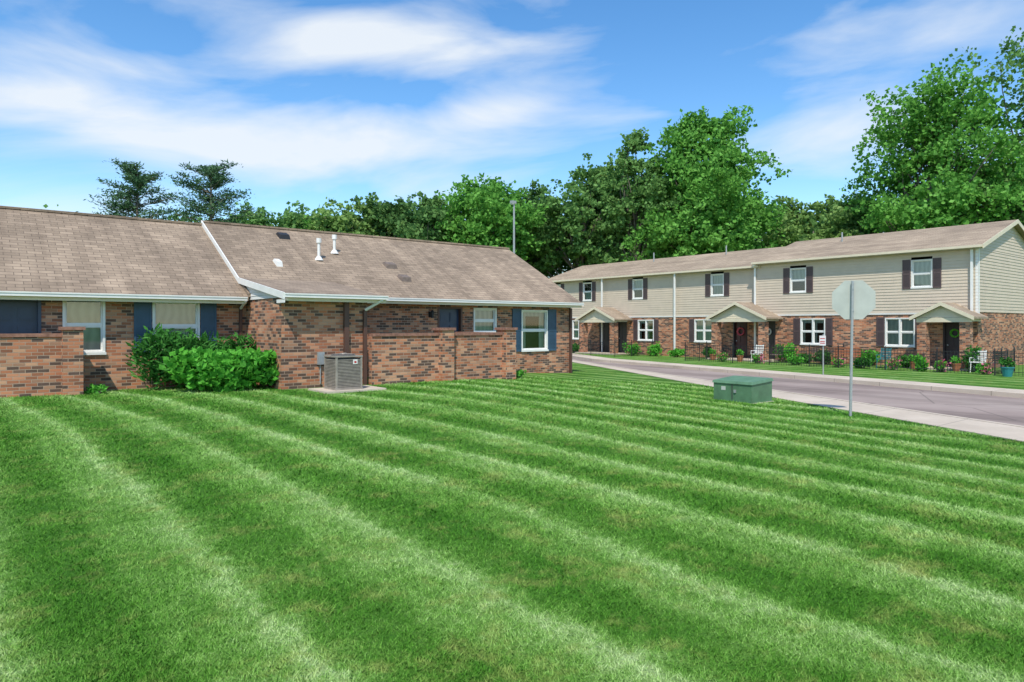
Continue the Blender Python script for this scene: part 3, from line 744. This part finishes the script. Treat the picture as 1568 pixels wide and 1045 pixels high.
for x,y in ((34.4,11.5),(34.6,13.3),(34.2,24.0),(33.9,22.0),(33.8,12.8)):
    pot('terracotta_pot',x,y,.18,.3,'terracotta'); shrub('potted_plant',x,y,-.06,.22,.22,.38,'hosta',180,.1)
# ------------------------------------------------------------------ lawn blades
n=640000
cam=np.array([.6251,.7805]); rt=np.array([.7805,-.6251])
Yd=2.1*(24/2.1)**(rng.random(n)**1.15)
Kx=rng.uniform(-.9,.9,n)
a=Yd*cam[0]+Kx*Yd*rt[0]; b=Yd*cam[1]+Kx*Yd*rt[1]
s=a-a_e(b); ok=(s<-.02)
ok&=~((b>MW-.05)&(a<19.6)); ok&=~((b>WF-.25)&(a>6.45)&(a<14.1)); ok&=~((b>19.6)&(a<2.3))
ok&=~((np.abs(a-7.85)<.84)&(np.abs(b-16.65)<.58)); ok&=~((np.abs(a-16.3)<.5)&(np.abs(b-10.5)<.58))
a=a[ok];b=b[ok];Yd=Yd[ok]; n=len(a); z=G(a,b)
hgt=(.015+.0012*Yd)*rng.uniform(.4,1.5,n); wd=(.0016+.00054*Yd)*rng.uniform(.6,1.4,n)
an=rng.uniform(0,2*math.pi,n); ln=rng.normal(size=(n,2))*.9*hgt[:,None]
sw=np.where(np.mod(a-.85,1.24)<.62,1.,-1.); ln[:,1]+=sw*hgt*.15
dx=np.cos(an)*wd; dy=np.sin(an)*wd
BV=np.stack([np.stack([a-dx,b-dy,z-.004],1),np.stack([a+dx,b+dy,z-.004],1),np.stack([a+ln[:,0],b+ln[:,1],z+hgt],1)],1).reshape(-1,3)
me=bpy.data.meshes.new('grass'); me.vertices.add(3*n); me.vertices.foreach_set('co',BV.astype(np.float32).ravel())
me.loops.add(3*n); me.loops.foreach_set('vertex_index',np.arange(3*n,dtype=np.int32)); me.polygons.add(n)
me.polygons.foreach_set('loop_start',np.arange(0,3*n,3,dtype=np.int32)); me.polygons.foreach_set('loop_total',np.full(n,3,dtype=np.int32))
me.materials.append(M['blade']); me.update(calc_edges=True)
o=bpy.data.objects.new('grass',me); S.collection.objects.link(o)
# ------------------------------------------------------------------ light & sky
sd=Vector((-.72,-.70,0)).normalized(); el=R(54)
sv=Vector((sd.x*math.cos(el),sd.y*math.cos(el),math.sin(el)))
sun=bpy.data.lights.new('sun','SUN'); sun.energy=4.4; sun.angle=R(.6); sun.color=(1,.94,.84)
so=bpy.data.objects.new('sun',sun); S.collection.objects.link(so); so.rotation_euler=sv.to_track_quat('Z','Y').to_euler()
W=bpy.data.worlds.new('World'); S.world=W; W.use_nodes=True; nt=W.node_tree; bg=nt.nodes['Background']
sk=N(nt,'ShaderNodeTexSky',sky_type='NISHITA'); sk.sun_disc=False; sk.sun_elevation=el; sk.sun_rotation=math.atan2(sd.x,sd.y)
sk.air_density=1.0; sk.dust_density=.1; sk.ozone_density=1.3
tc=N(nt,'ShaderNodeTexCoord'); sp=N(nt,'ShaderNodeSeparateXYZ'); L(nt,tc.outputs['Generated'],sp.inputs[0])
az=math_(nt,'SUBTRACT',math_(nt,'ARCTAN2',sp.outputs[0],sp.outputs[1]),R(38.7))
elv=math_(nt,'ARCSINE',sp.outputs[2])
def comb(a,b): 
    c=N(nt,'ShaderNodeCombineXYZ'); L(nt,a,c.inputs[0]); L(nt,b,c.inputs[1]); return c.outputs[0]
tilt=math_(nt,'SUBTRACT',elv,math_(nt,'MULTIPLY',az,.08))
cv=comb(math_(nt,'MULTIPLY',az,2.4),math_(nt,'MULTIPLY',tilt,8.0))
nn=N(nt,'ShaderNodeTexNoise'); nn.inputs['Scale'].default_value=1.25; nn.inputs['Detail'].default_value=7; nn.inputs['Roughness'].default_value=.52; nn.inputs['Distortion'].default_value=.4
L(nt,cv,nn.inputs['Vector'])
def blob(a0,e0,ra,re,slope,w):
    da=math_(nt,'SUBTRACT',az,a0)
    de=math_(nt,'SUBTRACT',math_(nt,'SUBTRACT',elv,e0),math_(nt,'MULTIPLY',da,slope))
    r2=math_(nt,'ADD',math_(nt,'POWER',math_(nt,'DIVIDE',da,ra),2.0),math_(nt,'POWER',math_(nt,'DIVIDE',de,re),2.0))
    return math_(nt,'MULTIPLY',math_(nt,'EXPONENT',math_(nt,'MULTIPLY',r2,-1.0)),w)
tot=None
for B_ in ((-.22,.385,.26,.040,.02,.26),(-.36,.245,.42,.042,-.02,.27),(-.04,.30,.15,.030,.22,.22),(-.66,.14,.25,.04,0,.14),(.42,.225,.12,.045,.2,.20),(.64,.40,.09,.05,0,.10),(.35,.42,.22,.10,0,-.10),(.12,.22,.2,.05,0,-.06),(-.55,.36,.12,.03,0,-.10),(-.2,.315,.3,.015,.05,-.08),(1.7,.3,.6,.15,0,.2),(-1.7,.35,.6,.15,0,.2),(0,.8,.9,.14,0,.10)):
    q=blob(*B_); tot=q if tot is None else math_(nt,'ADD',tot,q)
cr=ramp(nt,[(.49,(.0,.0,.0)),(.62,(.36,.36,.36)),(.80,(.90,.90,.90))]); L(nt,math_(nt,'ADD',nn.outputs['Fac'],tot),cr.inputs[0])
hs=N(nt,'ShaderNodeHueSaturation'); hs.inputs['Saturation'].default_value=1.3; hs.inputs['Value'].default_value=1.38; L(nt,sk.outputs[0],hs.inputs['Color'])
c=mix(nt,cr.outputs[0],hs.outputs[0],(5.9,6.25,6.6))
L(nt,c,bg.inputs['Color']); bg.inputs['Strength'].default_value=.15
# ------------------------------------------------------------------ camera
cd=bpy.data.cameras.new('camera'); co=bpy.data.objects.new('camera',cd); S.collection.objects.link(co); S.camera=co
cd.lens=24.2; cd.sensor_width=36; cd.clip_end=6000; cd.clip_start=.05; cd.shift_y=-.0156
co.location=(0,0,1.68); co.rotation_euler=(R(90),0,-R(38.69))
S.view_settings.view_transform='Standard'; S.view_settings.look='None'; S.view_settings.exposure=0
